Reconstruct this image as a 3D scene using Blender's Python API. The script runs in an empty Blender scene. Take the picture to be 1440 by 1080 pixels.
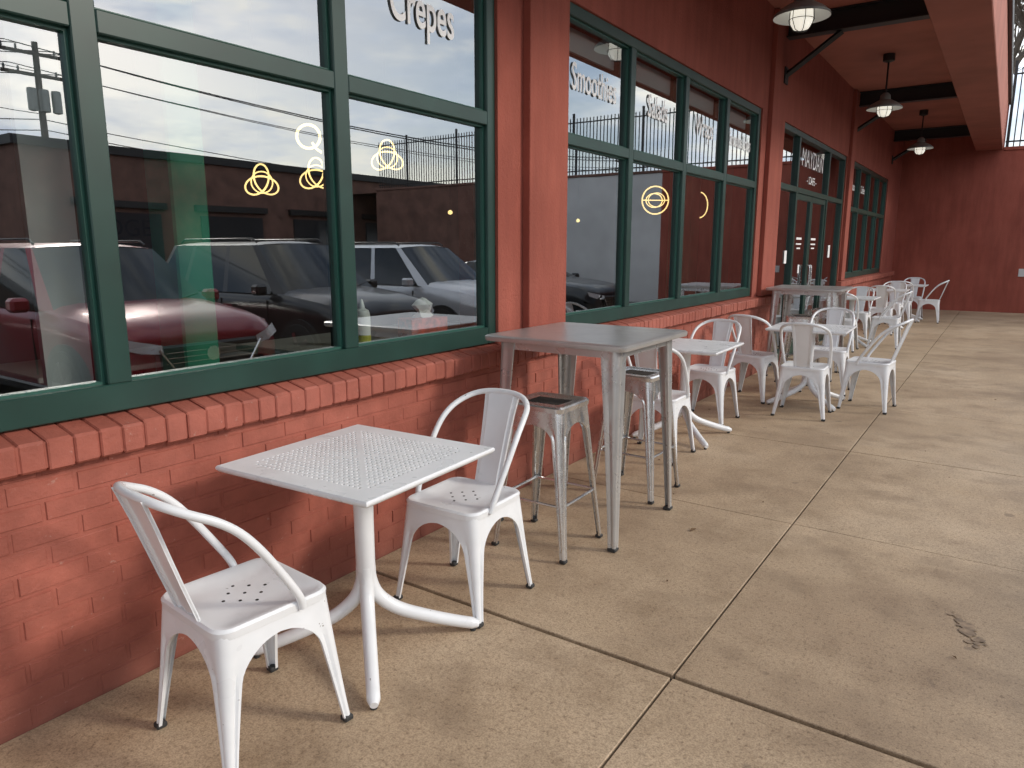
import bpy, math, random
from mathutils import Vector, Matrix
R=random.Random(7)
S=bpy.context.scene
rad=math.radians
# ---------------------------------------------------------------- materials
def newmat(name):
    m=bpy.data.materials.new(name); m.use_nodes=True
    nt=m.node_tree; b=nt.nodes["Principled BSDF"]; return m,nt,b
def N(nt,t,**k):
    n=nt.nodes.new(t)
    for a,v in k.items(): setattr(n,a,v)
    return n
def coords(nt,scale=(1,1,1)):
    tc=N(nt,"ShaderNodeTexCoord"); mp=N(nt,"ShaderNodeMapping"); mp.inputs["Scale"].default_value=scale
    nt.links.new(tc.outputs["Object"],mp.inputs["Vector"]); return mp.outputs["Vector"]
def noise(nt,vec,scale,detail=3,rough=.6):
    n=N(nt,"ShaderNodeTexNoise"); n.inputs["Scale"].default_value=scale; n.inputs["Detail"].default_value=detail
    n.inputs["Roughness"].default_value=rough
    nt.links.new(vec,n.inputs["Vector"]); return n.outputs["Fac"]
def ramp(nt,fac,stops):
    r=N(nt,"ShaderNodeValToRGB"); e=r.color_ramp.elements
    while len(e)<len(stops): e.new(.5)
    for i,(p,c) in enumerate(stops):
        e[i].position=p; e[i].color=(c[0],c[1],c[2],1) if hasattr(c,'__len__') else (c,c,c,1)
    nt.links.new(fac,r.inputs["Fac"]); return r.outputs["Color"]
def mix(nt,fac,a,b,mode='MIX'):
    m=N(nt,"ShaderNodeMix",data_type='RGBA',blend_type=mode)
    for i,v in ((0,fac),(6,a),(7,b)):
        if isinstance(v,(int,float)): m.inputs[i].default_value=v
        elif isinstance(v,tuple): m.inputs[i].default_value=(*v,1)
        else: nt.links.new(v,m.inputs[i])
    return m.outputs[2]
def bump(nt,b,h,strength,dist=.01,prev=None):
    n=N(nt,"ShaderNodeBump"); n.inputs["Strength"].default_value=strength; n.inputs["Distance"].default_value=dist
    nt.links.new(h,n.inputs["Height"])
    if prev: nt.links.new(prev,n.inputs["Normal"])
    nt.links.new(n.outputs["Normal"],b.inputs["Normal"]); return n.outputs["Normal"]
def simple(name,col,rough=.5,metal=0,var=.12,nscale=6,bs=0,bscale=60,emit=None,coat=0):
    m,nt,b=newmat(name)
    if var>.05 or bs:
        v=coords(nt); f=noise(nt,v,nscale,2)
        c0=tuple(max(0,c*(1-var)) for c in col); c1=tuple(min(1,c*(1+var)) for c in col)
        nt.links.new(ramp(nt,f,[(.3,c0),(.7,c1)]),b.inputs["Base Color"])
        if bs: bump(nt,b,noise(nt,v,bscale,2),bs)
    else: b.inputs["Base Color"].default_value=(*col,1)
    b.inputs["Roughness"].default_value=rough; b.inputs["Metallic"].default_value=metal
    b.inputs["Coat Weight"].default_value=coat
    if emit:
        b.inputs["Emission Color"].default_value=(*emit[0],1); b.inputs["Emission Strength"].default_value=emit[1]
    return m
def m_stucco():
    m,nt,b=newmat("red_stucco"); v=coords(nt)
    big=noise(nt,v,1.1,3); fine=noise(nt,v,55,3,.7); mid=noise(nt,coords(nt,(3,3,.5)),2.5,3)
    c=ramp(nt,big,[(.3,(.27,.068,.047)),(.7,(.345,.096,.067))])
    c=mix(nt,.4,c,ramp(nt,mid,[(.35,(.65,.62,.6)),(.65,(1.2,1.18,1.15))]),'MULTIPLY')
    nt.links.new(c,b.inputs["Base Color"]); b.inputs["Roughness"].default_value=.85
    b.inputs["Specular IOR Level"].default_value=.35
    bump(nt,b,fine,.8,.008); return m
def m_brick():
    m,nt,b=newmat("painted_brick"); v=coords(nt)
    big=noise(nt,v,1.7,3); fine=noise(nt,v,70,3,.7); mid=noise(nt,v,9,3); lum=noise(nt,v,24,2)
    c=ramp(nt,big,[(.3,(.29,.077,.051)),(.7,(.39,.118,.082))])
    c=mix(nt,.6,c,ramp(nt,mid,[(.3,(.68,.66,.66)),(.7,(1.15,1.15,1.15))]),'MULTIPLY')
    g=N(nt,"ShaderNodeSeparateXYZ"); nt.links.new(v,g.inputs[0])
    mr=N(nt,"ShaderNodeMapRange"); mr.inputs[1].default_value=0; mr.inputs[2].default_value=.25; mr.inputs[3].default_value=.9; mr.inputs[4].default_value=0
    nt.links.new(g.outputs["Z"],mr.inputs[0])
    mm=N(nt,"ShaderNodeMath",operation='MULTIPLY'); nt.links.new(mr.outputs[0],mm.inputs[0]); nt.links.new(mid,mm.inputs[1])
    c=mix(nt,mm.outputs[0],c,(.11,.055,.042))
    sc=noise(nt,v,26,3,.7); c=mix(nt,ramp(nt,sc,[(.66,0),(.72,.35)]),c,(.48,.34,.28))
    nt.links.new(c,b.inputs["Base Color"]); b.inputs["Roughness"].default_value=.62
    b.inputs["Specular IOR Level"].default_value=.4
    n1=bump(nt,b,lum,.25,.006); bump(nt,b,fine,.55,.004,n1); return m
def m_conc():
    m,nt,b=newmat("concrete_paving"); v=coords(nt)
    big=noise(nt,v,.55,4,.6); mid=noise(nt,v,3.2,5,.72); fine=noise(nt,v,170,2,.8); agg=noise(nt,v,60,3,.7)
    c=ramp(nt,big,[(.30,(.34,.243,.155)),(.5,(.47,.352,.232)),(.72,(.60,.47,.33))])
    c=mix(nt,.7,c,ramp(nt,mid,[(.25,(.58,.53,.48)),(.5,(1,1,1)),(.75,(1.2,1.2,1.2))]),'MULTIPLY')
    c=mix(nt,.8,c,ramp(nt,fine,[(.3,(.5,.47,.45)),(.6,(1.1,1.1,1.1))]),'MULTIPLY')
    c=mix(nt,.7,c,ramp(nt,agg,[(.30,(.45,.4,.36)),(.47,(1,1,1))]),'MULTIPLY')
    st=noise(nt,coords(nt,(1,1.3,1)),1.5,5,.62)
    c=mix(nt,ramp(nt,st,[(.54,0),(.68,.45)]),c,(.20,.14,.09))
    sp=noise(nt,v,8,1,.4)
    c=mix(nt,ramp(nt,sp,[(.75,0),(.78,.4)]),c,(.09,.065,.05))
    nt.links.new(c,b.inputs["Base Color"])
    nt.links.new(ramp(nt,mid,[(.3,.5),(.7,.8)]),b.inputs["Roughness"])
    br=noise(nt,coords(nt,(.6,30,1)),8,2)
    n1=bump(nt,b,br,.16,.004); bump(nt,b,agg,.5,.003,n1); return m
def m_white():
    m,nt,b=newmat("white_powder_coat"); v=coords(nt)
    f=noise(nt,v,5,3); c=ramp(nt,f,[(.3,(.73,.745,.76)),(.7,(.82,.83,.845))])
    ch=noise(nt,v,34,3,.6)
    c=mix(nt,ramp(nt,ch,[(.72,0),(.735,.8)]),c,(.25,.22,.2))
    nt.links.new(c,b.inputs["Base Color"]); nt.links.new(ramp(nt,f,[(.3,.24),(.7,.38)]),b.inputs["Roughness"])
    return m
def m_silver(name="galvanised_steel",lo=.66,hi=.76,metal=.9,r0=.2,r1=.32):
    m,nt,b=newmat(name); v=coords(nt,(1,1,1)); f=noise(nt,v,7,3,.6); s=noise(nt,coords(nt,(2,2,2)),6,2)
    nt.links.new(ramp(nt,f,[(.3,(lo,lo,lo)),(.7,(hi,hi,hi*.99))]),b.inputs["Base Color"])
    b.inputs["Metallic"].default_value=metal
    nt.links.new(ramp(nt,s,[(.3,r0),(.7,r1)]),b.inputs["Roughness"]); return m
def m_glass(name,fac=.34,tint=(.90,.95,.93)):
    m=bpy.data.materials.new(name); m.use_nodes=True; nt=m.node_tree
    for n in list(nt.nodes): nt.nodes.remove(n)
    o=N(nt,"ShaderNodeOutputMaterial"); mx=N(nt,"ShaderNodeMixShader"); t=N(nt,"ShaderNodeBsdfTransparent"); g=N(nt,"ShaderNodeBsdfGlossy")
    t.inputs["Color"].default_value=(*tint,1); g.inputs["Roughness"].default_value=0.0; g.inputs["Color"].default_value=(.93,.97,1,1)
    lw=N(nt,"ShaderNodeFresnel"); lw.inputs["IOR"].default_value=1.5
    mr=N(nt,"ShaderNodeMapRange"); mr.inputs[3].default_value=fac; mr.inputs[4].default_value=1
    nt.links.new(lw.outputs[0],mr.inputs[0]); nt.links.new(mr.outputs[0],mx.inputs[0])
    v=coords(nt); bp=N(nt,"ShaderNodeBump"); bp.inputs["Strength"].default_value=.012; bp.inputs["Distance"].default_value=.02
    nt.links.new(noise(nt,v,1.6,1),bp.inputs["Height"]); nt.links.new(bp.outputs[0],g.inputs["Normal"])
    nt.links.new(t.outputs[0],mx.inputs[1]); nt.links.new(g.outputs[0],mx.inputs[2]); nt.links.new(mx.outputs[0],o.inputs[0]); return m
STUC=m_stucco(); BRK=m_brick(); CONC=m_conc(); WHT=m_white(); SIL=m_silver(); SILD=m_silver("brushed_table_steel",.50,.56,.6,.28,.36); SILP=m_silver("silver_painted_steel",.52,.58,.65,.25,.35)
GLS=m_glass("window_glass")
GRN=simple("green_frame_paint",(.009,.040,.031),.38,0,.2,4)
GRN2=simple("green_frame_edge",(.018,.085,.064),.4,0,.04)
BLK=simple("black_paint",(.018,.017,.017),.5,0,.04)
RUB=simple("black_rubber",(.03,.03,.03),.7,0,.04)
DRK=simple("joint_dirt_and_hole_shade",(.025,.02,.016),.95,0,.3,20)  # dirt in paving joints, and painted shade for holes in the seats
ASP=simple("asphalt",(.055,.055,.057),.9,0,.3,3)
PAINTW=simple("road_paint",(.7,.7,.68),.7,0,.15,12)
CEIL=simple("red_soffit",(.36,.125,.088),.8,0,.15,1.5)
BRNB=simple("brown_brick_far",(.17,.085,.063),.85,0,.3,2)
GREYW=simple("pale_wall",(.6,.6,.59),.85,0,.12,1)
DIRT=simple("soil_and_grass",(.10,.09,.05),.95,0,.4,2)
IWALL=simple("interior_wall",(.15,.115,.10),.8,0,.2,1)
IFLOOR=simple("interior_floor",(.07,.065,.06),.4,0,.2,2)
ICEIL=simple("interior_ceiling",(.08,.08,.08),.8,0,.04)
IGRN=simple("green_interior_paint",(.02,.30,.17),.45,0,.3,1.3)
IWHT=simple("interior_white",(.74,.78,.78),.6,0,.04)
ITAB=simple("interior_laminate",(.42,.42,.41),.3,0,.1,4)
LETR=simple("white_vinyl",(.9,.9,.9),.5,0,.03)
GLOW=simple("lamp_glow",(1,.8,.45),.5,0,0,emit=((1,.70,.28),2.3))
BARK=simple("bark",(.10,.08,.065),.9,0,.3,8)
TISSUE=simple("tissue",(.88,.88,.88),.8,0,.04); REDBOX=simple("red_card",(.6,.08,.035),.5,0,.4,30)
BOTTLE=simple("bottle_plastic",(.85,.88,.85),.3,0,.04); BOTY=simple("bottle_liquid",(.65,.65,.12),.3,0,.04)
SHADE=simple("galvanised_shade",(.25,.26,.24),.45,.3,.2,8)
BULB=simple("frosted_globe",(.8,.78,.7),.2,0,.04,emit=((1,.95,.82),.7))
STAIN=simple("damp_stain",(.26,.185,.12),.6,0,.4,30)
# ---------------------------------------------------------------- mesh builder
class MB:
    def __init__(s): s.v=[];s.f=[];s.m=[]
    def add(s,vs,fs,mi=0,M=None):
        o=len(s.v)
        for p in vs:
            p=Vector(p); s.v.append(tuple(M@p) if M else tuple(p))
        for f in fs: s.f.append(tuple(o+i for i in f)); s.m.append(mi)
    def box(s,a,b,mi=0,M=None,ch=0):
        x0,y0,z0=a;x1,y1,z1=b
        if ch<=0:
            vs=[(x0,y0,z0),(x1,y0,z0),(x1,y1,z0),(x0,y1,z0),(x0,y0,z1),(x1,y0,z1),(x1,y1,z1),(x0,y1,z1)]
            s.add(vs,[(3,2,1,0),(4,5,6,7),(0,1,5,4),(1,2,6,5),(2,3,7,6),(3,0,4,7)],mi,M); return
        c=ch; vs=[]; 
        idx={}
        X=(x0,x1);Y=(y0,y1);Z=(z0,z1)
        for i in (0,1):
            for j in (0,1):
                for k in (0,1):
                    sx=1 if i==0 else -1; sy=1 if j==0 else -1; sz=1 if k==0 else -1
                    idx[i,j,k,0]=len(vs); vs.append((X[i],Y[j]+c*sy,Z[k]+c*sz))
                    idx[i,j,k,1]=len(vs); vs.append((X[i]+c*sx,Y[j],Z[k]+c*sz))
                    idx[i,j,k,2]=len(vs); vs.append((X[i]+c*sx,Y[j]+c*sy,Z[k]))
        F=[]
        for i in (0,1):
            q=[idx[i,0,0,0],idx[i,1,0,0],idx[i,1,1,0],idx[i,0,1,0]]; F.append(q if i else q[::-1])
            q=[idx[0,i,0,1],idx[1,i,0,1],idx[1,i,1,1],idx[0,i,1,1]]; F.append(q[::-1] if i else q)
            q=[idx[0,0,i,2],idx[1,0,i,2],idx[1,1,i,2],idx[0,1,i,2]]; F.append(q if i else q[::-1])
        for i in (0,1):
            for j in (0,1):
                F.append([idx[i,j,0,0],idx[i,j,1,0],idx[i,j,1,1],idx[i,j,0,1]])
                F.append([idx[i,0,j,0],idx[i,1,j,0],idx[i,1,j,2],idx[i,0,j,2]])
                F.append([idx[0,i,j,1],idx[1,i,j,1],idx[1,i,j,2],idx[0,i,j,2]])
                for k in (0,1): F.append([idx[i,j,k,0],idx[i,j,k,1],idx[i,j,k,2]])
        s.add(vs,F,mi,M)
    def tube(s,path,r,n=8,mi=0,M=None,cap=True,closed=False):
        P=[Vector(p) for p in path]; k=len(P); rs=r if hasattr(r,'__len__') else [r]*k
        vs=[];fs=[]; up=None
        for i,p in enumerate(P):
            if closed: t=(P[(i+1)%k]-P[i-1]).normalized()
            else: t=(P[min(i+1,k-1)]-P[max(i-1,0)]).normalized()
            if up is None:
                up=Vector((0,0,1)) if abs(t.z)<.9 else Vector((1,0,0))
            a=(up-t*up.dot(t)).normalized(); b=t.cross(a); up=a
            for j in range(n):
                an=2*math.pi*j/n; vs.append(p+(a*math.cos(an)+b*math.sin(an))*rs[i])
        for i in range(k if closed else k-1):
            for j in range(n):
                i2=(i+1)%k
                fs.append((i*n+j,i*n+(j+1)%n,i2*n+(j+1)%n,i2*n+j))
        if cap and not closed:
            fs.append(tuple(range(n))[::-1]); fs.append(tuple((k-1)*n+j for j in range(n)))
        s.add(vs,fs,mi,M)
    def lathe(s,prof,n=24,mi=0,M=None):
        vs=[];fs=[]
        for (r,z) in prof:
            for j in range(n):
                a=2*math.pi*j/n; vs.append((r*math.cos(a),r*math.sin(a),z))
        for i in range(len(prof)-1):
            for j in range(n): fs.append((i*n+j,i*n+(j+1)%n,(i+1)*n+(j+1)%n,(i+1)*n+j))
        s.add(vs,fs,mi,M)
    def grid(s,rows,mi=0,M=None,close=False):
        n=len(rows[0]); vs=[p for r in rows for p in r]; fs=[]
        for i in range(len(rows)-1):
            for j in range(n if close else n-1):
                j2=(j+1)%n; fs.append((i*n+j,i*n+j2,(i+1)*n+j2,(i+1)*n+j))
        s.add(vs,fs,mi,M)
    def mesh(s,name,mats,smooth=True,ang=35):
        me=bpy.data.meshes.new(name); me.from_pydata(s.v,[],s.f)
        for m in mats: me.materials.append(m)
        me.polygons.foreach_set("material_index",s.m)
        me.update()
        if smooth:
            me.polygons.foreach_set("use_smooth",[True]*len(me.polygons))
            try: me.set_sharp_from_angle(angle=rad(ang))
            except Exception: pass
        return me
def obj(name,me,loc=(0,0,0),rz=0,parent=None,scale=None):
    o=bpy.data.objects.new(name,me); S.collection.objects.link(o); o.location=loc; o.rotation_euler=(0,0,rad(rz))
    if scale: o.scale=scale
    if parent: o.parent=parent
    return o
def empty(name,loc=(0,0,0)):
    o=bpy.data.objects.new(name,None); S.collection.objects.link(o); o.location=loc; return o
def crom(pts,sub=5):
    P=[Vector(p) for p in pts]; out=[]
    P=[2*P[0]-P[1]]+P+[2*P[-1]-P[-2]]
    for i in range(1,len(P)-2):
        for k in range(sub):
            t=k/sub; a,b,c,d=P[i-1],P[i],P[i+1],P[i+2]
            out.append(.5*((2*b)+(-a+c)*t+(2*a-5*b+4*c-d)*t*t+(-a+3*b-3*c+d)*t**3))
    out.append(P[-2]); return out
# ---------------------------------------------------------------- furniture
def rrect(hx,hy,r,z,n=5):
    o=[]
    for cx,cy,a0 in ((hx-r,hy-r,0),(-hx+r,hy-r,90),(-hx+r,-hy+r,180),(hx-r,-hy+r,270)):
        for k in range(n+1):
            a=rad(a0+90*k/n); o.append((cx+r*math.cos(a),cy+r*math.sin(a),z))
    return o
def legs(mb,tx,ty,bx,by,zt,zap,zarc,wl,wf,zb=.012,mi=0,foot=1,p=.85,r0=.035,full=True):
    zs=[zt]
    if full: zs+= [zap+.001]
    for k in range(1,11): zs.append(zap-zarc*(k/10)**2)
    for k in range(1,8): zs.append((zap-zarc)+(zb-(zap-zarc))*k/7)
    for sx in (1,-1):
        for sy in (1,-1):
            rows=[]
            for z in zs:
                q=(z/zt)**p; hx=bx+(tx-bx)*q; hy=by+(ty-by)*q
                r=max(.008,r0*(.35+.65*z/zt))
                wleg=wf+(wl-wf)*max(0,z/zap)**1.3
                if z>=zap and full: wx,wy=hx,hy
                else:
                    t=min(1,(zap-z)/zarc); e=math.sqrt(max(0,1-(1-t)**2))
                    if not full: e=1
                    wx=hx-(hx-wleg)*e; wy=hy-(hy-wleg)*e
                r=min(r,wx*.6,wy*.6)
                lip=.010 if z<zap else 0
                dent=.006 if z<zap-zarc*.5 else 0.002
                def side(w,h,other,swap):
                    pts=[(h-w,other-lip),(h-w,other),(h-w+(w-r)*.30,other),(h-w+(w-r)*.55,other-dent),(h-w+(w-r)*.85,other-.001)]
                    return [(b,a) for a,b in pts] if swap else pts
                A=side(wx,hx,hy,False)
                arc=[]
                for k in range(5):
                    a=rad(90-90*k/4); arc.append((hx-r+r*math.cos(a),hy-r+r*math.sin(a)))
                B=side(wy,hy,hx,True)[::-1]
                row=[(x*sx,y*sy,z) for x,y in A+arc+B]
                if sx*sy>0: row=row[::-1]
                rows.append(row)
            mb.grid(rows,mi)
            fx,fy=bx*sx,by*sy
            cx=fx-sx*wf*.5; cy=fy-sy*wf*.5; h=wf*.55+.001
            mb.box((cx-h,cy-h,0),(cx+h,cy+h,.018),foot,ch=.004)
def seat(mb,hx,hy,z,r=.05,mi=0,dish=.006):
    rings=[rrect(hx+.002,hy+.002,r,z-.03),rrect(hx+.004,hy+.004,r,z-.008),rrect(hx-.002,hy-.002,r,z),rrect(hx-.016,hy-.016,r*.8,z),
           rrect(hx-.026,hy-.026,r*.7,z-dish),rrect(hx*.4,hy*.4,r*.3,z-dish-.003)]
    mb.grid(rings,mi,close=True)
    n=len(rings[-1]); o=len(mb.v)-n; mb.f.append(tuple(o+i for i in range(n))); mb.m.append(mi)
def chair_mesh():
    mb=MB()
    legs(mb,.178,.178,.222,.208,.43,.378,.095,.070,.027)
    seat(mb,.18,.18,.447)
    for i,j in ((-1,-1),(-1,1),(1,-1),(1,1),(0,0),(-2,0),(2,0),(0,2),(0,-2)):
        M=Matrix.Translation((i*.034,j*.034,.4392)); mb.lathe([(.0001,0),(.0050,0),(.0054,-.004)],8,2,M)  # dark discs painted in for the shade inside the seat perforations
    half=[(.186,.075,.425),(.192,.06,.47),(.199,.005,.56),(.203,-.055,.65),(.201,-.11,.717),(.192,-.165,.762),(.172,-.222,.793),(.13,-.268,.818),(.07,-.291,.831),(0,-.298,.834)]
    path=crom(half+[(-x,y,z) for x,y,z in half[:-1][::-1]],4)
    mb.tube(path,.0125,10,0)
    sp=[(-.168,.44,.066),(-.180,.48,.066),(-.206,.56,.069),(-.234,.65,.073),(-.262,.74,.079),(-.286,.81,.086),(-.294,.832,.088)]
    rows=[]
    for (y,z,w) in sp:
        rows.append([(-w,y-.008,z),(-w,y,z),(-w*.80,y,z),(-w*.72,y+.006,z),(0,y+.006-.007,z),(w*.72,y+.006,z),(w*.80,y,z),(w,y,z),(w,y-.008,z)])
    mb.grid(rows,0)
    mb.grid([[(x,y-.003,z) for x,y,z in r[::-1]] for r in rows],0)
    for a in (1,-1):
        mb.tube([(-.16*a,-.16,.40),(.16*a,.16,.40)],.006,6,1)
    return mb.mesh("metal_chair",[WHT,RUB,DRK],ang=40)
def stool_mesh():
    mb=MB()
    legs(mb,.15,.15,.215,.205,.735,.655,.07,.058,.028,p=.95)
    seat(mb,.153,.153,.755,.035,0,.004)
    mb.box((-.095,-.065,.7475),(.095,.065,.7500),2,ch=.001)  # dark plate painted in for the shade of the handle hole
    z=.27
    q=(z/.735)**.95; hx=.215+(.15-.215)*q-.012; hy=.205+(.15-.205)*q-.012
    for p0,p1 in (((-hx,-hy),(hx,-hy)),((hx,-hy),(hx,hy)),((hx,hy),(-hx,hy)),((-hx,hy),(-hx,-hy))):
        mb.tube([(p0[0],p0[1],z),(p1[0],p1[1],z)],.008,8,0)
    return mb.mesh("bar_stool",[SIL,RUB,DRK],ang=40)
def bartable_mesh():
    mb=MB(); h=.410
    rings=[rrect(h-.01,h-.01,.03,1.018),rrect(h,h,.035,1.02),rrect(h+.004,h+.004,.035,1.03),rrect(h+.004,h+.004,.035,1.044),rrect(h-.003,h-.003,.035,1.05),rrect(h-.03,h-.03,.03,1.05)]
    mb.grid(rings,0,close=True); n=24
    o=len(mb.v)-n; mb.f.append(tuple(o+i for i in range(n))); mb.m.append(0)
    o=len(mb.v)-n*6; mb.f.append(tuple(o+i for i in range(n))[::-1]); mb.m.append(0)
    legs(mb,h-.06,h-.06,.375,.375,1.02,1.0,.05,.095,.040,mi=1,foot=2,full=False,r0=.03)
    k=h-.07
    for a,b in (((-k,-k-.004),(k,-k)),((-k,k),(k,k+.004))): mb.box((a[0],a[1],.975),(b[0],b[1],1.018),1)
    for a,b in (((-k-.004,-k+.01),(-k,k-.01)),((k,-k+.01),(k+.004,k-.01))): mb.box((a[0],a[1],.975),(b[0],b[1],1.018),1)
    return mb.mesh("bar_table",[SILD,SILP,RUB],ang=40)
def cafetable_mesh():
    mb=MB(); h=.355; zt=.75; rim=.055; n=26; g=(h-rim); c=2*g/n
    def sq(hh,z,k=n):
        o=[]
        for i in range(k): o.append((-hh+2*hh*i/k,-hh,z))
        for i in range(k): o.append((hh,-hh+2*hh*i/k,z))
        for i in range(k): o.append((hh-2*hh*i/k,hh,z))
        for i in range(k): o.append((-hh,hh-2*hh*i/k,z))
        return o
    mb.grid([sq(h-.03,zt-.028),sq(h-.008,zt-.022),sq(h,zt-.012),sq(h,zt-.005),sq(h-.004,zt),sq(g,zt),sq(g-.0001,zt-.001)],0,close=True)
    for i in range(n):
        for j in range(n):
            x0=-g+i*c;y0=-g+j*c;x1=x0+c;y1=y0+c; cx=(x0+x1)/2;cy=(y0+y1)/2
            if abs(i-j)<=0 or abs(i+j-(n-1))<=0 or i in(0,n-1) or j in (0,n-1):
                mb.add([(x0,y0,zt),(x1,y0,zt),(x1,y1,zt),(x0,y1,zt)],[(0,1,2,3)],0)
            else:
                w=c*.25; o=[(x0,y0),(x1,y0),(x1,y1),(x0,y1)]; q=[(cx-w,cy-w),(cx+w,cy-w),(cx+w,cy+w),(cx-w,cy+w)]
                vs=[(a,b,zt) for a,b in o]+[(a,b,zt) for a,b in q]+[(a,b,zt-.007) for a,b in q]
                fs=[(k,(k+1)%4,4+(k+1)%4,4+k) for k in range(4)]+[(4+k,4+(k+1)%4,8+(k+1)%4,8+k) for k in range(4)]
                mb.add(vs,fs,0)
    for a in (-.2,0,.2): 
        mb.box((-h+.03,a-.004,zt-.024),(h-.03,a+.004,zt-.0075),0); 
        mb.box((a-.004,-h+.03,zt-.0235),(a+.004,h-.03,zt-.0078),0)
    mb.box((-.12,-.12,zt-.045),(.12,.12,zt-.0245),0,ch=.006)
    mb.lathe([(.0001,.185),(.030,.19),(.036,.21),(.0365,.5),(.040,.70),(.06,.725)],20,0)
    for sx in (1,-1):
        for sy in (1,-1):
            pts=[(.006,.006,.32),(.010,.010,.26),(.030,.030,.195),(.08,.08,.135),(.155,.155,.09),(.235,.235,.052),(.305,.305,.024)]
            path=crom([(x*sx,y*sy,z) for x,y,z in pts],4); k=len(path)
            rs=[.029-.006*(i/(k-1)) for i in range(k)]; rs[-1]=.014
            mb.tube(path,rs,12,0)
            mb.lathe([(.0001,0),(.012,0),(.012,.02)],8,1,Matrix.Translation((.29*sx,.29*sy,0)))
    return mb.mesh("cafe_table",[WHT,RUB],ang=40)
CH=chair_mesh(); ST=stool_mesh(); BT=bartable_mesh(); CT=cafetable_mesh()
for x,y,r in [(.56,1.215,-5),(.575,2.29,182),(.40,4.80,2),(.32,6.10,178),(.38,7.25,-8),(.98,6.78,3),(1.43,7.42,86),(.93,8.05,182),
              (.45,11.55,0),(.42,13.0,178),(.95,12.3,90),(.62,14.2,4),(.62,15.6,176),(.70,16.3,0),(1.15,17.0,92),(.75,17.9,180)]:
    obj("metal_chair",CH,(x,y,.0),r,scale=(1.03,1.03,1.03))
for x,y,r in [(.518,1.76,3),(.36,5.42,1),(.90,7.32,2),(.45,12.28,0),(.6,14.9,1),(.72,17.1,0)]: obj("cafe_table",CT,(x,y,0),r)
for x,y,r in [(.557,3.42,0),(.5,9.0,1)]: obj("bar_table",BT,(x,y,0),r)
for x,y,r in [(.575,2.985,1),(.60,4.0,-2),(.55,8.5,3),(.6,9.55,0)]: obj("bar_stool",ST,(x,y,0),r)
# ---------------------------------------------------------------- sidewalk
mb=MB(); ys=[2.22+1.735*k for k in range(-6,11)]+[20.6]; ys=[y for y in ys if y<20.65]
xs=[(0,1.57),(1.57,3.14)]
for i in range(len(ys)-1):
    wa=.010 if abs(ys[i]-2.22)<.01 else .004; wb=.010 if abs(ys[i+1]-2.22)<.01 else .004
    for x0,x1 in xs:
        mb.box((x0+(.0045 if x0>0 else 0),ys[i]+wa,-.1),(x1-.0045,ys[i+1]-wb,R.uniform(-.002,0)),0,ch=.0025)
mb.box((0,ys[0],-.12),(3.135,20.6,-.020),1)
mb.box((3.145,ys[0],-.2),(3.30,20.6,0.0),0,ch=.012)
side=obj("sidewalk",mb.mesh("sidewalk",[CONC,DRK],smooth=False))
mb=MB(); mb.add([(-200,-200,0),(300,-200,0),(300,300,0),(-200,300,0)],[(0,1,2,3)]); obj("ground",mb.mesh("ground",[ASP],False),(0,0,-.13))
mb=MB()
for k in range(-3,8):
    y=2.8+2.75*k; mb.add([(3.5,y-.05,0),(8.6,y-.05,0),(8.6,y+.05,0),(3.5,y+.05,0)],[(0,1,2,3)])
obj("parking_markings",mb.mesh("parking_markings",[PAINTW],False),(0,0,-.126))
mb=MB()
for k in range(22):
    x=R.uniform(.05,2.9);y=R.uniform(.5,9) if k>3 else (3.55,2.9,4.2,6.0)[k]; a=R.uniform(0,6.28); l=R.uniform(.006,.016)
    if k==0: x=1.15;l=.03
    M=Matrix.Translation((x,y,.004))@Matrix.Rotation(a,4,'Z')
    mb.add([(-l,0,0),(0,-l*.4,.004),(l,0,.001),(0,l*.4,.006)],[(0,1,2,3)],0,M)
obj("fallen_leaves",mb.mesh("fallen_leaves",[simple("dry_leaf",(.14,.08,.035),.8,0,.04)],False))
mb=MB()
for q in range(46):
    t=R.uniform(-1,1); cx=2.42+t*.05+R.gauss(0,.016); cy=3.18-t*.12+R.gauss(0,.012); l=R.uniform(.006,.022)*(1.1-abs(t)*.5); n=9
    mb.add([(cx+math.cos(6.283*k/n)*l*R.uniform(.7,1.2),cy+math.sin(6.283*k/n)*l*R.uniform(.7,1.2),.003+q*.00001) for k in range(n)],[tuple(range(n))],0)
obj("damp_stain",mb.mesh("damp_stain",[STAIN],False))
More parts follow.
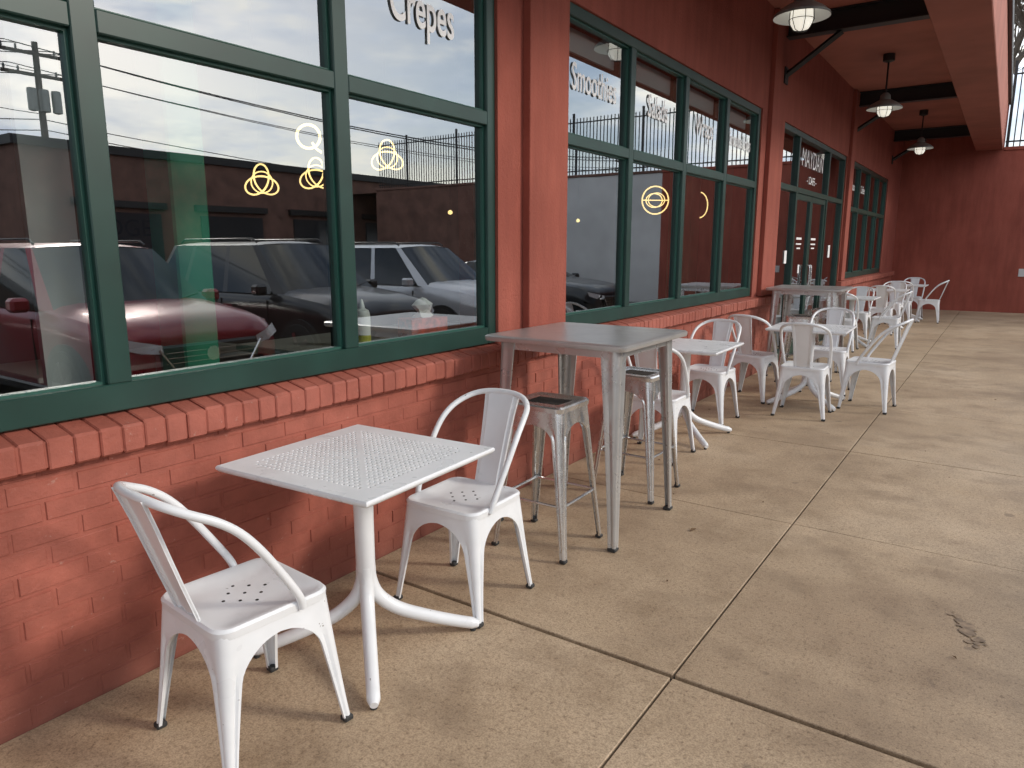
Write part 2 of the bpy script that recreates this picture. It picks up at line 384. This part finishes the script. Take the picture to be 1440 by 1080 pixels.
# ---------------------------------------------------------------- cafe building
B=empty("cafe_building")
def part(mb,name,mats,smooth=False,parent=B,ang=35): return obj(name,mb.mesh(name,mats,smooth,ang),parent=parent)
Y0=-6.5; YE=20.6
wins=[(-6.3,3.37,[ -5.1,-4.05,-3.0,-1.95,-.9,.15,1.2,2.25]),(4.10,8.42,[5.13,6.22,7.32]),(13.9,18.5,[15.05,16.2,17.35])]
door=(9.3,13.5)
def bricks(y0,y1):
    mb=MB(); mb.box((-.25,y0,-.1),(-.004,y1,.835),0)
    rh=.0725; L=.203
    r=0; z=.006
    while z<.82:
        y=y0-(L/2 if r%2 else 0)
        while y<y1:
            a=max(y+.004+R.uniform(-.001,.002),y0); b=min(y+L-.004+R.uniform(-.002,.001),y1); 
            if b-a>.02:
                o=R.uniform(-.002,.002); c=.004; z1=min(z+rh-.009+R.uniform(-.0015,.001),.832); x=0+o
                t=R.uniform(-.0015,.0015)
                vs=[(-.006,a,z),(-.006,b,z),(-.006,b,z1),(-.006,a,z1),(x,a+c,z+c),(x+t,b-c,z+c),(x+t,b-c,z1-c),(x,a+c,z1-c)]
                mb.add(vs,[(4,5,6,7),(0,1,5,4),(1,2,6,5),(2,3,7,6),(3,0,4,7)],0)
            y+=L
        z+=rh; r+=1
    def prism(ya,yb,prof):
        vs=[]
        for yy in (ya,yb): vs+= [(px,yy,pz) for px,pz in prof]
        k=len(prof); mb.add(vs,[(i,i+1,k+i+1,k+i) for i in range(k-1)]+[tuple(range(k))[::-1],tuple(range(k,2*k))],0)
    prism(y0,y1,[(-.11,.84),(-.11,.957),(.050,.9215),(.050,.842),(.0,.838)])
    y=y0; w=.0755
    while y<y1-.02:
        ww=w+R.uniform(-.003,.003)
        b=min(y+ww,y1); dx=R.uniform(-.005,.002); dz=R.uniform(-.003,.0015); dl=R.uniform(-.004,.003)
        x1=.058+dx; c=R.uniform(.006,.011)
        ya=y+.0025; yb=b-.0025; e0=R.uniform(.003,.006)
        pro=lambda e:[(-.10,.95),(-.10,.963+dz-e),(x1-c,.929+dz-e),(x1-e,.920+dz),(x1-e,.840+dl),(x1-c,.832+dl+e),(.0,.832+e)]
        k=7; vs=[]
        for yy,e in ((ya,e0),(ya+.005,0),(yb-.005,0),(yb,e0)): vs+=[(px,yy,pz) for px,pz in pro(e)]
        fs=[(q*k+i,q*k+i+1,(q+1)*k+i+1,(q+1)*k+i) for q in range(3) for i in range(k-1)]+[tuple(range(k))[::-1],tuple(range(3*k,4*k))]
        mb.add(vs,fs,0); y=b
    return mb
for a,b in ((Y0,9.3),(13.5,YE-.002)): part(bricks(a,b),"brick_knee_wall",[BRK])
mb=MB()
for a,b in ((Y0,-6.3),(3.37,4.10),(8.42,9.3),(13.5,13.9),(18.5,YE-.002)):
    mb.box((-.30,a,.93),(-.012,b,3.0199),0)
mb.box((-.30,Y0,3.02),(-.012,YE-.002,6.2),0)
mb.box((-.013,3.62,.945),(.04,4.06,4.09),0,ch=.004)
mb.box((-.013,8.62,.945),(.04,9.18,4.09),0,ch=.004)
mb.box((-.013,13.56,.945),(.04,13.88,4.09),0,ch=.004)
mb.box((-.30,-.1+Y0,-.1),(-.26,-.01+Y0,6.2),0)
part(mb,"stucco_wall",[STUC])
def bar(mb,y0,y1,z0,z1,xa=-.135,xb=-.03):
    mb.box((xa,y0,z0),(xb,y1,z1),0,ch=.004)
def window(a,b,ms,z0=.957,z1=3.02,zm=2.20):
    mb=MB(); F=.072; m=.040; h=.036; BR=.095
    bar(mb,a,a+F,z0,z1); bar(mb,b-F,b,z0,z1)
    bar(mb,a+F,b-F,z0,z0+BR); bar(mb,a+F,b-F,z1-F,z1)
    edges=[a+F-m]+ms+[b-F+m]
    for y in ms: bar(mb,y-m,y+m,z0+BR,z1-F)
    for i in range(len(edges)-1):
        bar(mb,edges[i]+m,edges[i+1]-m,zm-h,zm+h)
        for za,zb in ((z0+BR,zm-h),(zm+h,z1-F)):
            ya,yb=edges[i]+m,edges[i+1]-m; g=.010
            for q in (((ya,za),(ya+g,zb)),((yb-g,za),(yb,zb)),((ya+g,za),(yb-g,za+g)),((ya+g,zb-g),(yb-g,zb))):
                mb.box((-.078,q[0][0],q[0][1]),(-.055,q[1][0],q[1][1]),1)
    part(mb,"window_frame",[GRN,GRN2])
    g=MB()
    for i in range(len(edges)-1):
        for za,zb in ((z0+BR,zm-h),(zm+h,z1-F)):
            ya,yb=edges[i]+m,edges[i+1]-m; tx=R.uniform(-.001,.001); tz=R.uniform(-.001,.001)
            g.add([(-.075+tx,ya,za),(-.075-tx,yb,za),(-.075-tx+tz,yb,zb),(-.075+tx+tz,ya,zb)],[(0,1,2,3)])
    part(g,"window_glass",[GLS])
for w in wins: window(*w)
mb=MB(); g=MB(); a,b=door; F=.07; z1=3.02
bar(mb,a,a+F,0.0,z1); bar(mb,b-F,b,0.0,z1); bar(mb,a+F,b-F,z1-F,z1)
ms=[10.3,12.25]; 
for y in ms: bar(mb,y-.035,y+.035,0,z1-F)
bar(mb,a+F,10.265,2.24,2.31);bar(mb,10.335,12.215,2.24,2.31);bar(mb,12.285,b-F,2.24,2.31)
bar(mb,a+F,10.265,0,.12);bar(mb,12.285,b-F,0,.12)
for ya,yb in ((10.34,11.27),(11.28,12.21)):
    for q in ((ya,ya+.07,.01,2.235),(yb-.07,yb,.01,2.235),(ya+.07,yb-.07,.01,.2),(ya+.07,yb-.07,2.16,2.235)): bar(mb,q[0],q[1],q[2],q[3],-.11,-.045)
    g.add([(-.07,ya+.07,.2),(-.07,yb-.07,.2),(-.07,yb-.07,2.16),(-.07,ya+.07,2.16)],[(0,1,2,3)])
for y in (11.22,11.33):
    mb.tube(crom([(-.05,y,.95),(-.0,y,.96),(0.005,y,1.1),(.0,y,1.24),(-.05,y,1.25)],4),.011,8,2)
for q in ((a+F,10.265,.12,2.24),(12.285,b-F,.12,2.24),(a+F,10.265,2.31,z1-F),(10.335,12.215,2.31,z1-F),(12.285,b-F,2.31,z1-F)):
    g.add([(-.075,q[0],q[2]),(-.075,q[1],q[2]),(-.075,q[1],q[3]),(-.075,q[0],q[3])],[(0,1,2,3)])
part(mb,"door_frame",[GRN,GRN2,SIL]); part(g,"door_glass",[GLS])
mb=MB(); mb.box((-.2,a,-.1),(-.002,b,-.004),0); part(mb,"threshold",[SIL])
mb=MB()
for y,z,w,h in ((10.0,1.3,.12,.17),(10.8,1.15,.08,.12),(12.8,1.35,.14,.2),(11.5,1.62,.3,.03),(11.5,1.55,.3,.02),(11.55,1.49,.2,.02),(10.6,1.62,.3,.03),(10.6,1.55,.3,.02),(10.65,1.49,.2,.02)): mb.box((-.068,y,z),(-.0665,y+w,z+h),0)
obj("door_notices",mb.mesh("door_notices",[LETR],False))
# canopy
mb=MB()
mb.box((-.0115,Y0,4.10),(1.50,YE-.002,4.32),0)
mb.box((1.502,Y0,3.75),(2.03,YE-.002,4.9),0,ch=.01)
part(mb,"canopy_soffit",[CEIL])
mb=MB(); mb.box((2.031,Y0-.02,4.72),(2.09,YE-.002,4.93),0,ch=.008); part(mb,"canopy_trim",[BLK])
mb=MB()
for y in (-5.5,-.65,4.2,9.05,13.9,18.75):
    x0=.042 if y in(9.05,) else -.01
    mb.box((x0,y-.075,3.87),(1.50,y+.075,3.885),0); mb.box((x0,y-.075,4.083),(1.50,y+.075,4.098),0); mb.box((x0,y-.008,3.885),(1.50,y+.008,4.083),0)
    mb.tube([(x0,y,3.47),(.62,y,3.865)],.035,4,0)
    mb.box((x0,y-.07,3.38),(x0+.015,y+.07,3.56),0)
part(mb,"steel_brackets",[BLK])
# interior shell
mb=MB()
xi=-7.0
def quad(mb,p,mi=0): mb.add(p,[(0,1,2,3)],mi)
quad(mb,[(xi,Y0,.0),(-.25,Y0,.0),(-.25,YE,.0),(xi,YE,.0)],1)
quad(mb,[(xi,Y0,3.35),(-.25,Y0,3.35),(-.25,YE,3.35),(xi,YE,3.35)],2)
quad(mb,[(xi,Y0,0),(xi,YE,0),(xi,YE,3.35),(xi,Y0,3.35)],0)
quad(mb,[(xi,Y0,0),(-.25,Y0,0),(-.25,Y0,3.35),(xi,Y0,3.35)],0); quad(mb,[(xi,YE,0),(-.25,YE,0),(-.25,YE,3.35),(xi,YE,3.35)],0)
quad(mb,[(xi,13.3,0),(-.3,13.3,0),(-.3,13.3,3.35),(xi,13.3,3.35)],0)
quad(mb,[(xi-.05,Y0,6.2),(-.012,Y0,6.2),(-.012,YE,6.2),(xi-.05,YE,6.2)],0)
part(mb,"interior_room",[IWALL,IFLOOR,ICEIL])
mb=MB(); mb.box((-1.10,1.94,0),(-.88,2.13,3.34),0,ch=.01); mb.box((-1.15,8.6,0),(-.85,8.9,3.34),0,ch=.01); part(mb,"green_column",[IGRN])
mb=MB(); mb.box((-1.5,1.55,0),(-1.46,1.95,3.34),0); part(mb,"white_partition",[IWHT])
def itable(x,y,lx,ly,z=.92):
    mb=MB(); mb.box((-lx/2,-ly/2,z-.035),(lx/2,ly/2,z),0,ch=.006)
    mb.tube([(0,0,.03),(0,0,z-.035)],.035,10,1); mb.lathe([(.0001,.03),(.2,.025),(.22,0)],20,1)
    obj("interior_table",mb.mesh("interior_table",[ITAB,BLK]),(x,y,0.002))
itable(-.6,3.0,.65,1.5,1.0); itable(-.65,5.6,.65,1.2,.75); itable(-.65,7.4,.65,1.2,.75); itable(-2.6,2.6,.8,1.6,.75)
mb=MB(); mb.box((-.12,-.06,0),(.12,.06,.09),0,ch=.003)
rows=[]
for k,(r,z) in enumerate(((.05,.09),(.035,.12),(.055,.15),(.03,.175),(.001,.18))):
    rows.append([(math.cos(a)*r*R.uniform(.6,1.4),math.sin(a)*r*.6*R.uniform(.6,1.4),z+R.uniform(-.01,.01)) for a in [2*math.pi*i/10 for i in range(10)]])
mb.grid(rows,1,close=True)
obj("tissue_box",mb.mesh("tissue_box",[REDBOX,TISSUE]),(-.34,3.08,1.003),80,scale=(1.1,1.1,1.2))
mb=MB(); mb.lathe([(.0001,0),(.036,0),(.038,.01),(.038,.05)],18,1); mb.lathe([(.038,.05),(.038,.14),(.032,.165),(.014,.175),(.013,.185),(.005,.215),(.0001,.22)],18,0)
me=mb.mesh("squeeze_bottle",[BOTTLE,BOTY]); obj("squeeze_bottle",me,(-.33,2.60,1.003),scale=(1.1,1.1,1.1))
def knot(name,x,y,z,r,rz):
    mb=MB(); k=r/2.9
    mb.tube([(k*(math.sin(t)+2*math.sin(2*t)),k*.35*math.sin(3*t),-k*(math.cos(t)-2*math.cos(2*t))) for t in [2*math.pi*i/60 for i in range(60)]],.007,6,0,closed=True)
    mb.tube([(math.cos(t)*r*.62,0.01,math.sin(t)*r*.62) for t in [2*math.pi*i/28 for i in range(28)]],.005,6,0,closed=True)
    mb.tube([(0,0,r*.9),(0,0,3.34-z)],.003,5,1)
    obj(name,mb.mesh(name,[GLOW,BLK]),(x,y,z),rz)
for p in ((-2.4,3.58,2.0,.13,40),(-2.4,4.12,2.09,.14,40),(-2.4,4.96,2.32,.15,40)): knot("pendant_lamp",*p)
def ring(x,y,z,r,rz,kind):
    mb=MB(); mb.tube([(math.cos(t)*r,0,math.sin(t)*r) for t in [2*math.pi*i/32 for i in range(32)]],.010,6,0,closed=True)
    if kind=='q': mb.tube([(r*.3,0,-r*.5),(r*.6,0,-r*1.0),(r*1.1,0,-r*1.35)],.009,6,0)
    if kind=='e':
        for s in (-.3,.3): mb.tube([(math.cos(t)*r*.62,s*r,math.sin(t)*r*.5) for t in [2*math.pi*i/28 for i in range(28)]],.007,6,0,closed=True)
        mb.tube([(-r,0,0),(r,0,0)],.007,6,0)
    mb.tube([(0,0,r),(0,0,3.34-z)],.003,5,1)
    obj("ring_lamp",mb.mesh("ring_lamp",[GLOW,BLK]),(x,y,z),rz)
ring(-2,3.72,2.32,.085,40,'q'); ring(-2,10.15,2.2,.2,40,'e'); ring(-2,12.0,2.22,.21,70,'')
mb=MB()
for k in range(7): mb.lathe([(.0001,-.03),(.025,-.02),(.03,0),(.02,.02),(.0001,.03)],10,0,Matrix.Translation((-3.5,7.2+k*.55,1.95+.02*(k%2)))); mb.tube([(-3.5,7.2+k*.55,1.98),(-3.5,7.2+k*.55,3.34)],.003,4,1)
obj("pendant_bulbs",mb.mesh("pendant_bulbs",[GLOW,BLK]))
mb=MB()
for a,b in ((4.2,5.08),(5.2,6.16),(6.28,7.27),(7.38,8.33)): mb.box((-.19,a,2.80),(-.17,b,2.95),0)
obj("roller_blind",mb.mesh("roller_blind",[IWHT],False))
def text(body,y,z,size,w=1.0,name="window_lettering",x=-.066,mat=LETR,offset=0.0):
    c=bpy.data.curves.new(name,'FONT'); c.body=body; c.size=size; c.align_x='CENTER'; c.align_y='CENTER'; c.extrude=.0006; c.offset=offset
    c.materials.append(mat); o=bpy.data.objects.new(name,c); S.collection.objects.link(o)
    o.location=(x,y,z); o.rotation_euler=(rad(90),0,rad(90)); o.scale=(w,1,1); return o
text("Crepes",2.83,2.63,.26,.62,offset=.003); text("Smoothies",4.60,2.60,.24,.64,offset=.002); text("Salads",5.68,2.60,.24,.70,offset=.002); text("Wraps",6.77,2.60,.24,.72,offset=.002); text("Smoothie Bowls",7.85,2.60,.20,.55)
text("MAYDAN",11.27,2.72,.34,.95); text("- CAFE -",11.27,2.45,.15,1.1)
text("Gelato",14.5,2.6,.2,.8); text("Coffee",15.6,2.6,.2,.8)
text("TOGETHER",5.2,1.75,.3,1,"wall_lettering",-6.97,BLK); text("LOCAL",17,1.75,.3,1,"wall_lettering",-6.97,BLK)
def lamp(y):
    mb=MB()
    mb.lathe([(.225,-.02),(.222,0),(.17,.045),(.10,.085),(.07,.10),(.062,.16),(.03,.19),(.0001,.19)],32,0)
    mb.lathe([(.225,-.021),(.16,.035),(.09,.07),(.0001,.075)],32,1)
    mb.lathe([(.085,.03),(.09,-.02),(.085,-.07),(.06,-.11),(.0001,-.125)],20,2)
    for k in range(6):
        a=2*math.pi*k/6; mb.tube([(.097*math.cos(a),.097*math.sin(a),.03),(.10*math.cos(a),.10*math.sin(a),-.05),(.065*math.cos(a),.065*math.sin(a),-.12),(0,0,-.14)],.003,5,3)
    mb.tube([(.1*math.cos(t),.1*math.sin(t),-.04) for t in [2*math.pi*i/24 for i in range(24)]],.003,5,3,closed=True)
    mb.tube([(0,0,.18),(0,0,.63)],.012,8,3); mb.lathe([(.075,.69),(.075,.60),(.02,.58),(.0001,.58)],20,3)
    obj("pendant_barn_lamp",mb.mesh("pendant_barn_lamp",[SHADE,IWHT,BULB,BLK],ang=40),(.77,y,3.41))
for y in (1.8,6.63,11.45,16.3): lamp(y)
# ---------------------------------------------------------------- end / retaining wall, terrain, fence
mb=MB(); mb.box((-.3,YE,-.2),(6.2,YE+.35,3.72),0); mb.box((2.05,YE-.03,3.721),(6.2,YE+.38,3.80),0,ch=.01); mb.box((-.3,YE+.001,3.721),(2.049,YE+.34,4.9),0)
mb.box((6.201,YE,-.2),(10.2,YE+.35,3.72),1); mb.box((10.201,YE,-.2),(18,YE+.35,3.72),2); mb.box((6.201,YE-.03,3.721),(18,YE+.38,3.8),2,ch=.01)
obj("retaining_wall",mb.mesh("retaining_wall",[STUC,GREYW,BRNB],False))
mb=MB(); x=2.1
while x<18: mb.box((x-.012,YE+.167,3.80),(x+.012,YE+.191,5.55),0); x+=.12
for z in (3.92,5.40): mb.box((2.06,YE+.165,z),(18,YE+.193,z+.035),0)
x=2.1
while x<18.1: mb.box((x-.03,YE+.15,3.8),(x+.03,YE+.21,5.7),0); x+=2.4
obj("metal_fence",mb.mesh("metal_fence",[BLK],False))
mb=MB(); mb.add([(-60,YE+.36,3.7),(60,YE+.36,3.7),(60,120,4.2),(-60,120,4.2)],[(0,1,2,3)]); obj("terrain",mb.mesh("terrain",[DIRT],False))
mb=MB(); mb.box((-.01,0,0),(.0,.12,.18),0,ch=.003); o=obj("wall_outlet",mb.mesh("wall_outlet",[GREYW],False),(2.75,YE-.012,.85),90)
# ---------------------------------------------------------------- opposite buildings
OB=empty("brick_building"); mb=MB()
mb.box((20,9,-.13),(34,34,4.3),0); mb.box((19.9,8.9,4.301),(34.1,34.1,4.55),1)
for k in range(6):
    y=10.5+k*3.8; mb.box((19.93,y,.1),(19.999,y+2.4,2.6),2); mb.box((19.85,y-.2,2.75),(19.998,y+2.6,2.95),1)
obj("walls",mb.mesh("walls",[BRNB,BLK,simple("dark_glazing",(.03,.035,.04),.1,0,.04)],False),parent=OB)
mb=MB(); mb.box((26,-30,-.13),(40,-2,5.2),0); mb.box((25.9,-30.1,5.201),(40.1,-1.9,5.5),1)
for k in range(7): mb.box((25.94,-29+k*3.8,.3),(25.999,-26.6+k*3.8,2.8),2)
obj("walls",mb.mesh("walls",[BRNB,GREYW,bpy.data.materials["dark_glazing"]],False),parent=empty("brick_building"))
def pole(x,y):
    mb=MB(); mb.tube([(0,0,-.2),(0,0,9.6)],[.17,.11],10,0)
    for z in (9.1,8.3): mb.box((-.06,-1.3,z),(.06,1.3,z+.12),0)
    for a in (-1.2,-.7,.7,1.2):
        for z in (9.22,8.42): mb.lathe([(.0001,.2),(.04,.18),(.05,.05),(.03,0)],8,1,Matrix.Translation((0,a,z)))
    for a in (-.45,0,.45): mb.lathe([(.0001,.9),(.16,.88),(.18,.8),(.18,.05),(.0001,0)],12,1,Matrix.Translation((-.35,a,6.9)))
    obj("utility_pole",mb.mesh("utility_pole",[BARK,SHADE]),(x,y,-.1))
P=[(34,-22),(30,14.2),(27,60)]
for p in P: pole(*p)
mb=MB()
for i in range(2):
    for dy,z in ((-1.2,9.3),(-.7,9.3),(.7,9.3),(1.2,9.3),(-1.1,8.5),(1.1,8.5),(0,6.6),(.1,6.2),(0,5.8)):
        a=Vector((P[i][0]+dy*.3,P[i][1]+dy,z)); b=Vector((P[i+1][0]+dy*.3,P[i+1][1]+dy,z))
        mb.tube([a.lerp(b,t/16)+Vector((0,0,-1.1*4*(t/16)*(1-t/16))) for t in range(17)],.018,4,0)
for z0,z1,dx in ((9.0,6.2,0),(8.4,6.6,.8),(6.8,5.9,1.5)):
    a=Vector((30,14.2,z0)); b=Vector((5,-14+dx,z1)); mb.tube([a.lerp(b,t/16)+Vector((0,0,-.8*4*(t/16)*(1-t/16))) for t in range(17)],.014,4,0)
obj("power_lines",mb.mesh("power_lines",[BLK]))
def tree_mesh(seed,h=8):
    r=random.Random(seed); mb=MB()
    def br(p,d,L,rad_,lv):
        n=4; path=[p]; q=p.copy(); dd=d.copy()
        for i in range(n):
            dd=(dd+Vector((r.uniform(-.14,.14),r.uniform(-.14,.14),r.uniform(-.03,.12)))).normalized(); q=q+dd*L/n; path.append(q.copy())
        mb.tube(path,[rad_*(1-.5*i/n) for i in range(n+1)],5 if lv<2 else 3,0,cap=False)
        if lv<5:
            for k in range(3 if lv else 5):
                t=r.uniform(.4,1); base=path[min(n,int(t*n)+ (1 if lv==0 else 0))]
                a=r.uniform(0,6.28); s=r.uniform(.5,.95); nd=(dd*.9+Vector((math.cos(a)*s,math.sin(a)*s,r.uniform(-.1,.4)))).normalized()
                br(base,nd,L*r.uniform(.55,.8),rad_*.5,lv+1)
    br(Vector((0,0,0)),Vector((0,0,1)),h*.35,h*.02,0); return mb.mesh("bare_tree",[BARK])
T1=tree_mesh(3,9); T2=tree_mesh(11,8)
for x,y,z,t,s in ((3.2,26,3.7,T1,1),(5.8,29,3.8,T2,1.1),(1,31,3.8,T1,1.2),(23,6.3,-.1,T1,.72),(26,7.6,-.1,T2,.85),(29,9.5,-.1,T1,.95),(31,6,-.1,T1,.9),(40,13,-.1,T2,1.1),(44,17,-.1,T1,1.1)):
    obj("bare_tree",t,(x,y,z),R.uniform(0,360),scale=(s,s,s))
# ---------------------------------------------------------------- cars
def carpaint(name,c,metal=.2): return simple(name,c,.28,metal,.04,coat=.4)
CGL=simple("car_glass",(.015,.02,.022),.04,0,.04); TIRE=simple("tyre",(.02,.02,.02),.85,0,.04)
HL=simple("headlamp_lens",(.7,.72,.75),.08,.2,.04); TRM=simple("black_trim",(.015,.015,.016),.4,0,.04)
CHR=simple("chrome_trim",(.6,.6,.6),.15,1,.04); TAIL=simple("tail_lamp",(.4,.01,.01),.15,0,.04)
def car(y,paint,H=1.70,L=4.65,xn=3.95,kind='suv',W=.93):
    E=empty("parked_car",(xn,y,-.13)); mb=MB(); k=H/1.7
    b=1.0*(.62+.38*k)
    st=[(0,.38,.60*b,.58),(.03,.30,.74*b,.72),(.10,.24,.84*b,.81),(.25,.22,.93*b,.875),(.55,.2,.99*b,.905),(.95,.2,1.035*b,.92),(1.35,.2,1.075*b,.925),(2.0,.2,1.07*b,W),(3.0,.2,1.075*b,W),(3.8,.2,1.09*b,.92),(L-.35,.24,1.08*b,.90),(L-.12,.3,1.0*b,.85),(L-.03,.36,.9*b,.78),(L,.42,.75*b,.68)]
    rows=[]
    for s,zb,zt,w in st:
        half=[(0,zt+.03),(w*.3,zt+.028),(w*.45,zt+.016),(w*.6,zt+.022),(w*.80,zt),(w*.92,zt-.04),(w*.985,zt-.12),(w,zt-.24),(w*.985,zb+.36),(w*.995,zb+.18),(w*.97,zb+.06),(w*.9,zb)]
        row=[(s,yy,z) for yy,z in half]+[(s,-yy,z) for yy,z in half[::-1][:-1]]
        rows.append(row)
    mb.grid(rows,0,close=True); n=len(rows[0]); 
    for base in (0,(len(rows)-1)*n): mb.f.append(tuple(base+i for i in range(n))); mb.m.append(0)
    zb=1.03*b; zr=H-.07
    if kind=='suv': bs=[1.25,1.42,2.42,2.52,3.42,3.52,4.25,4.42]; ts=[2.02,2.10,2.6,2.68,3.4,3.48,3.92,4.05]
    else: bs=[1.25,1.42,2.40,2.5,3.3,3.4,3.75,3.95]; ts=[2.12,2.2,2.58,2.66,3.02,3.1,3.2,3.28]
    wb=.88; wt=.66
    for sg in (1,-1):
        rb=[(s,sg*wb*(1 if 0<i<7 else .93),zb) for i,s in enumerate(bs)]; rt=[(s,sg*wt*(1 if 0<i<7 else .95),zr) for i,s in enumerate(ts)]
        for i in range(7):
            mi=1 if i%2 else 0
            mb.add([rb[i],rb[i+1],rt[i+1],rt[i]],[(0,1,2,3)],mi)
    mb.add([(bs[0],-wb*.93,zb),(bs[0]-.08,0,zb),(bs[0],wb*.93,zb),(ts[0],wt*.95,zr),(ts[0]-.06,0,zr+.03),(ts[0],-wt*.95,zr)],[(0,1,4,5),(1,2,3,4)],1)
    mb.add([(bs[-1],-wb*.93,zb),(bs[-1]+.05,0,zb),(bs[-1],wb*.93,zb),(ts[-1],wt*.95,zr),(ts[-1]+.04,0,zr+.02),(ts[-1],-wt*.95,zr)],[(0,1,4,5),(1,2,3,4)],1)
    rows=[]
    for i,s in enumerate(ts):
        e=.95 if i in (0,7) else 1; c=.06 if 0<i<7 else .03
        d=-.06 if i==0 else (.04 if i==7 else 0)
        rows.append([(s+d*(1-abs(q)),wt*e*q,zr+c*(1-abs(q)**2.5)) for q in (-1,-.8,-.4,0,.4,.8,1)])
    mb.grid(rows,0)
    for sg in (-.35,.25): mb.tube([(bs[0]-.05,sg,zb+.015),(bs[0]+.12,sg+.5,zb+.10)],.008,5,2)
    if kind=='suv':
        for sg in(1,-1): mb.tube([(ts[1],sg*.58,zr+.04),(ts[1]+.1,sg*.58,zr+.09),(ts[-2]-.1,sg*.58,zr+.09),(ts[-2],sg*.58,zr+.04)],.014,6,2)
    mb.box((-.02,-.52,.50*b),(.06,.52,.75*b),2,ch=.02)
    for q in range(4): mb.box((-.028,-.48,.53*b+q*.05),(-.018,.48,.536*b+q*.05),5)
    mb.tube([(-.03,-.54,.72*b),(-.035,-.40,.52*b),(-.035,0,.49*b),(-.035,.40,.52*b),(-.03,.54,.72*b)],.014,6,5)
    mb.box((-.015,-.6,.27),(.08,.6,.42),2,ch=.02)
    mb.box((-.03,-.18,.40),(-.012,.18,.50),3)
    mb.lathe([(.0001,-.04),(.07,-.04),(.07,-.02)],20,5,Matrix.Translation((0,0,.64*b))@Matrix.Rotation(rad(90),4,'Y'))
    for sg in (1,-1):
        rows=[[( .0+.005,sg*.50,.76*b),(.07,sg*.66,.80*b),(.20,sg*.845,.85*b)],[(-.012,sg*.50,.68*b),(.045,sg*.68,.70*b),(.15,sg*.86,.76*b)]]
        mb.grid([[(x-.02,yy,z) for x,yy,z in r_] for r_ in rows],3)
        mb.box((1.45,min(sg*.93,sg*1.10),1.02*b),(1.60,max(sg*.93,sg*1.10),1.16*b),0,ch=.03)
        mb.box((L-.10,min(sg*.55,sg*.82),.78*b),(L+.0,max(sg*.55,sg*.82),.95*b),6,ch=.02)
        for s in (.88,L-.95):
            M=Matrix.Translation((s,sg*.86,.35))@Matrix.Rotation(rad(90),4,'X')
            mb.lathe([(.0001,-.082),(.40,-.082),(.40,.082),(.0001,.082)],28,2,M)
            mb.lathe([(.235,-.095),(.33,-.10),(.345,-.07),(.345,.07),(.33,.10),(.235,.095)],28,4,M)
            for f_ in (-1,1):
                mb.lathe([(.0001,f_*.088),(.05,f_*.10),(.235,f_*.094)],20,2,M)
                for q in range(5):
                    a=2*math.pi*q/5; mb.box((.05,-.03,-.004),(.235,.03,.004),5,M@Matrix.Rotation(a,4,'Z')@Matrix.Translation((0,0,f_*.104)))
        for s in (1.5,2.5,3.45): mb.box((s,min(sg*(W+.001),sg*(W-.02)),.4),(s+.008,max(sg*(W+.002),sg*(W-.02)),1.0*b-.05),2)
        for s in (2.2,3.15): mb.box((s,min(sg*(W-.01),sg*(W+.03)),.85*b),(s+.2,max(sg*(W-.01),sg*(W+.03)),.88*b),5)
    mb.box((.5,-W-.004,.2),(L-.5,W+.004,.30),2,ch=.02)
    obj("body",mb.mesh("car_body",[paint,CGL,TRM,HL,TIRE,CHR,TAIL],ang=32),parent=E)
car(4.0,carpaint("burgundy_paint",(.26,.006,.018)),1.70,xn=3.75)
car(6.85,carpaint("black_paint_car",(.010,.010,.012)),1.75)
car(9.7,carpaint("silver_paint",(.6,.61,.63),.3),1.72)
car(13.1,carpaint("dark_paint",(.015,.02,.024)),1.42,kind='sedan')
car(1.2,carpaint("grey_paint",(.16,.16,.17),.5),1.5,kind='sedan',xn=4.3)
car(-1.5,carpaint("white_paint_car",(.65,.65,.65),0),1.68)
# ---------------------------------------------------------------- world and sun
el,az=27,24
W=bpy.data.worlds.new("World"); S.world=W; W.use_nodes=True; nt=W.node_tree; bg=nt.nodes["Background"]
sky=N(nt,"ShaderNodeTexSky"); sky.sky_type='NISHITA'; sky.sun_disc=False; sky.sun_elevation=rad(el); sky.sun_rotation=rad(90-az)
tc=N(nt,"ShaderNodeTexCoord"); mp=N(nt,"ShaderNodeMapping"); mp.inputs["Scale"].default_value=(1,1,3.2); nt.links.new(tc.outputs["Generated"],mp.inputs["Vector"])
f=noise(nt,mp.outputs["Vector"],2.6,5,.6)
f2=noise(nt,mp.outputs["Vector"],5,4,.62)
cl=ramp(nt,f2,[(.36,(6.6,7.6,9.6)),(.5,(10.2,10.8,11.8)),(.64,(15.0,14.2,12.6))])
c=mix(nt,ramp(nt,f,[(.38,.1),(.56,.95)]),sky.outputs[0],cl)
nt.links.new(c,bg.inputs["Color"]); bg.inputs["Strength"].default_value=.15
L=bpy.data.lights.new("sun","SUN"); L.energy=1.9; L.angle=rad(11); L.color=(1,.93,.82)
so=bpy.data.objects.new("sun",L); S.collection.objects.link(so)
d=Vector((math.cos(rad(el))*math.cos(rad(az)),math.cos(rad(el))*math.sin(rad(az)),math.sin(rad(el))))
so.rotation_euler=d.to_track_quat('Z','Y').to_euler(); so.location=(10,5,10)
# ---------------------------------------------------------------- camera
cam=bpy.data.cameras.new("camera"); cam.sensor_width=36; cam.lens=25.0; cam.clip_end=1000; cam.clip_start=.05
co=bpy.data.objects.new("camera",cam); S.collection.objects.link(co); co.location=(2.4,0,1.5)
co.rotation_euler=(rad(90-10.8),0,rad(34.5)); S.camera=co
S.view_settings.view_transform='Standard'; S.view_settings.look='None'; S.view_settings.exposure=0
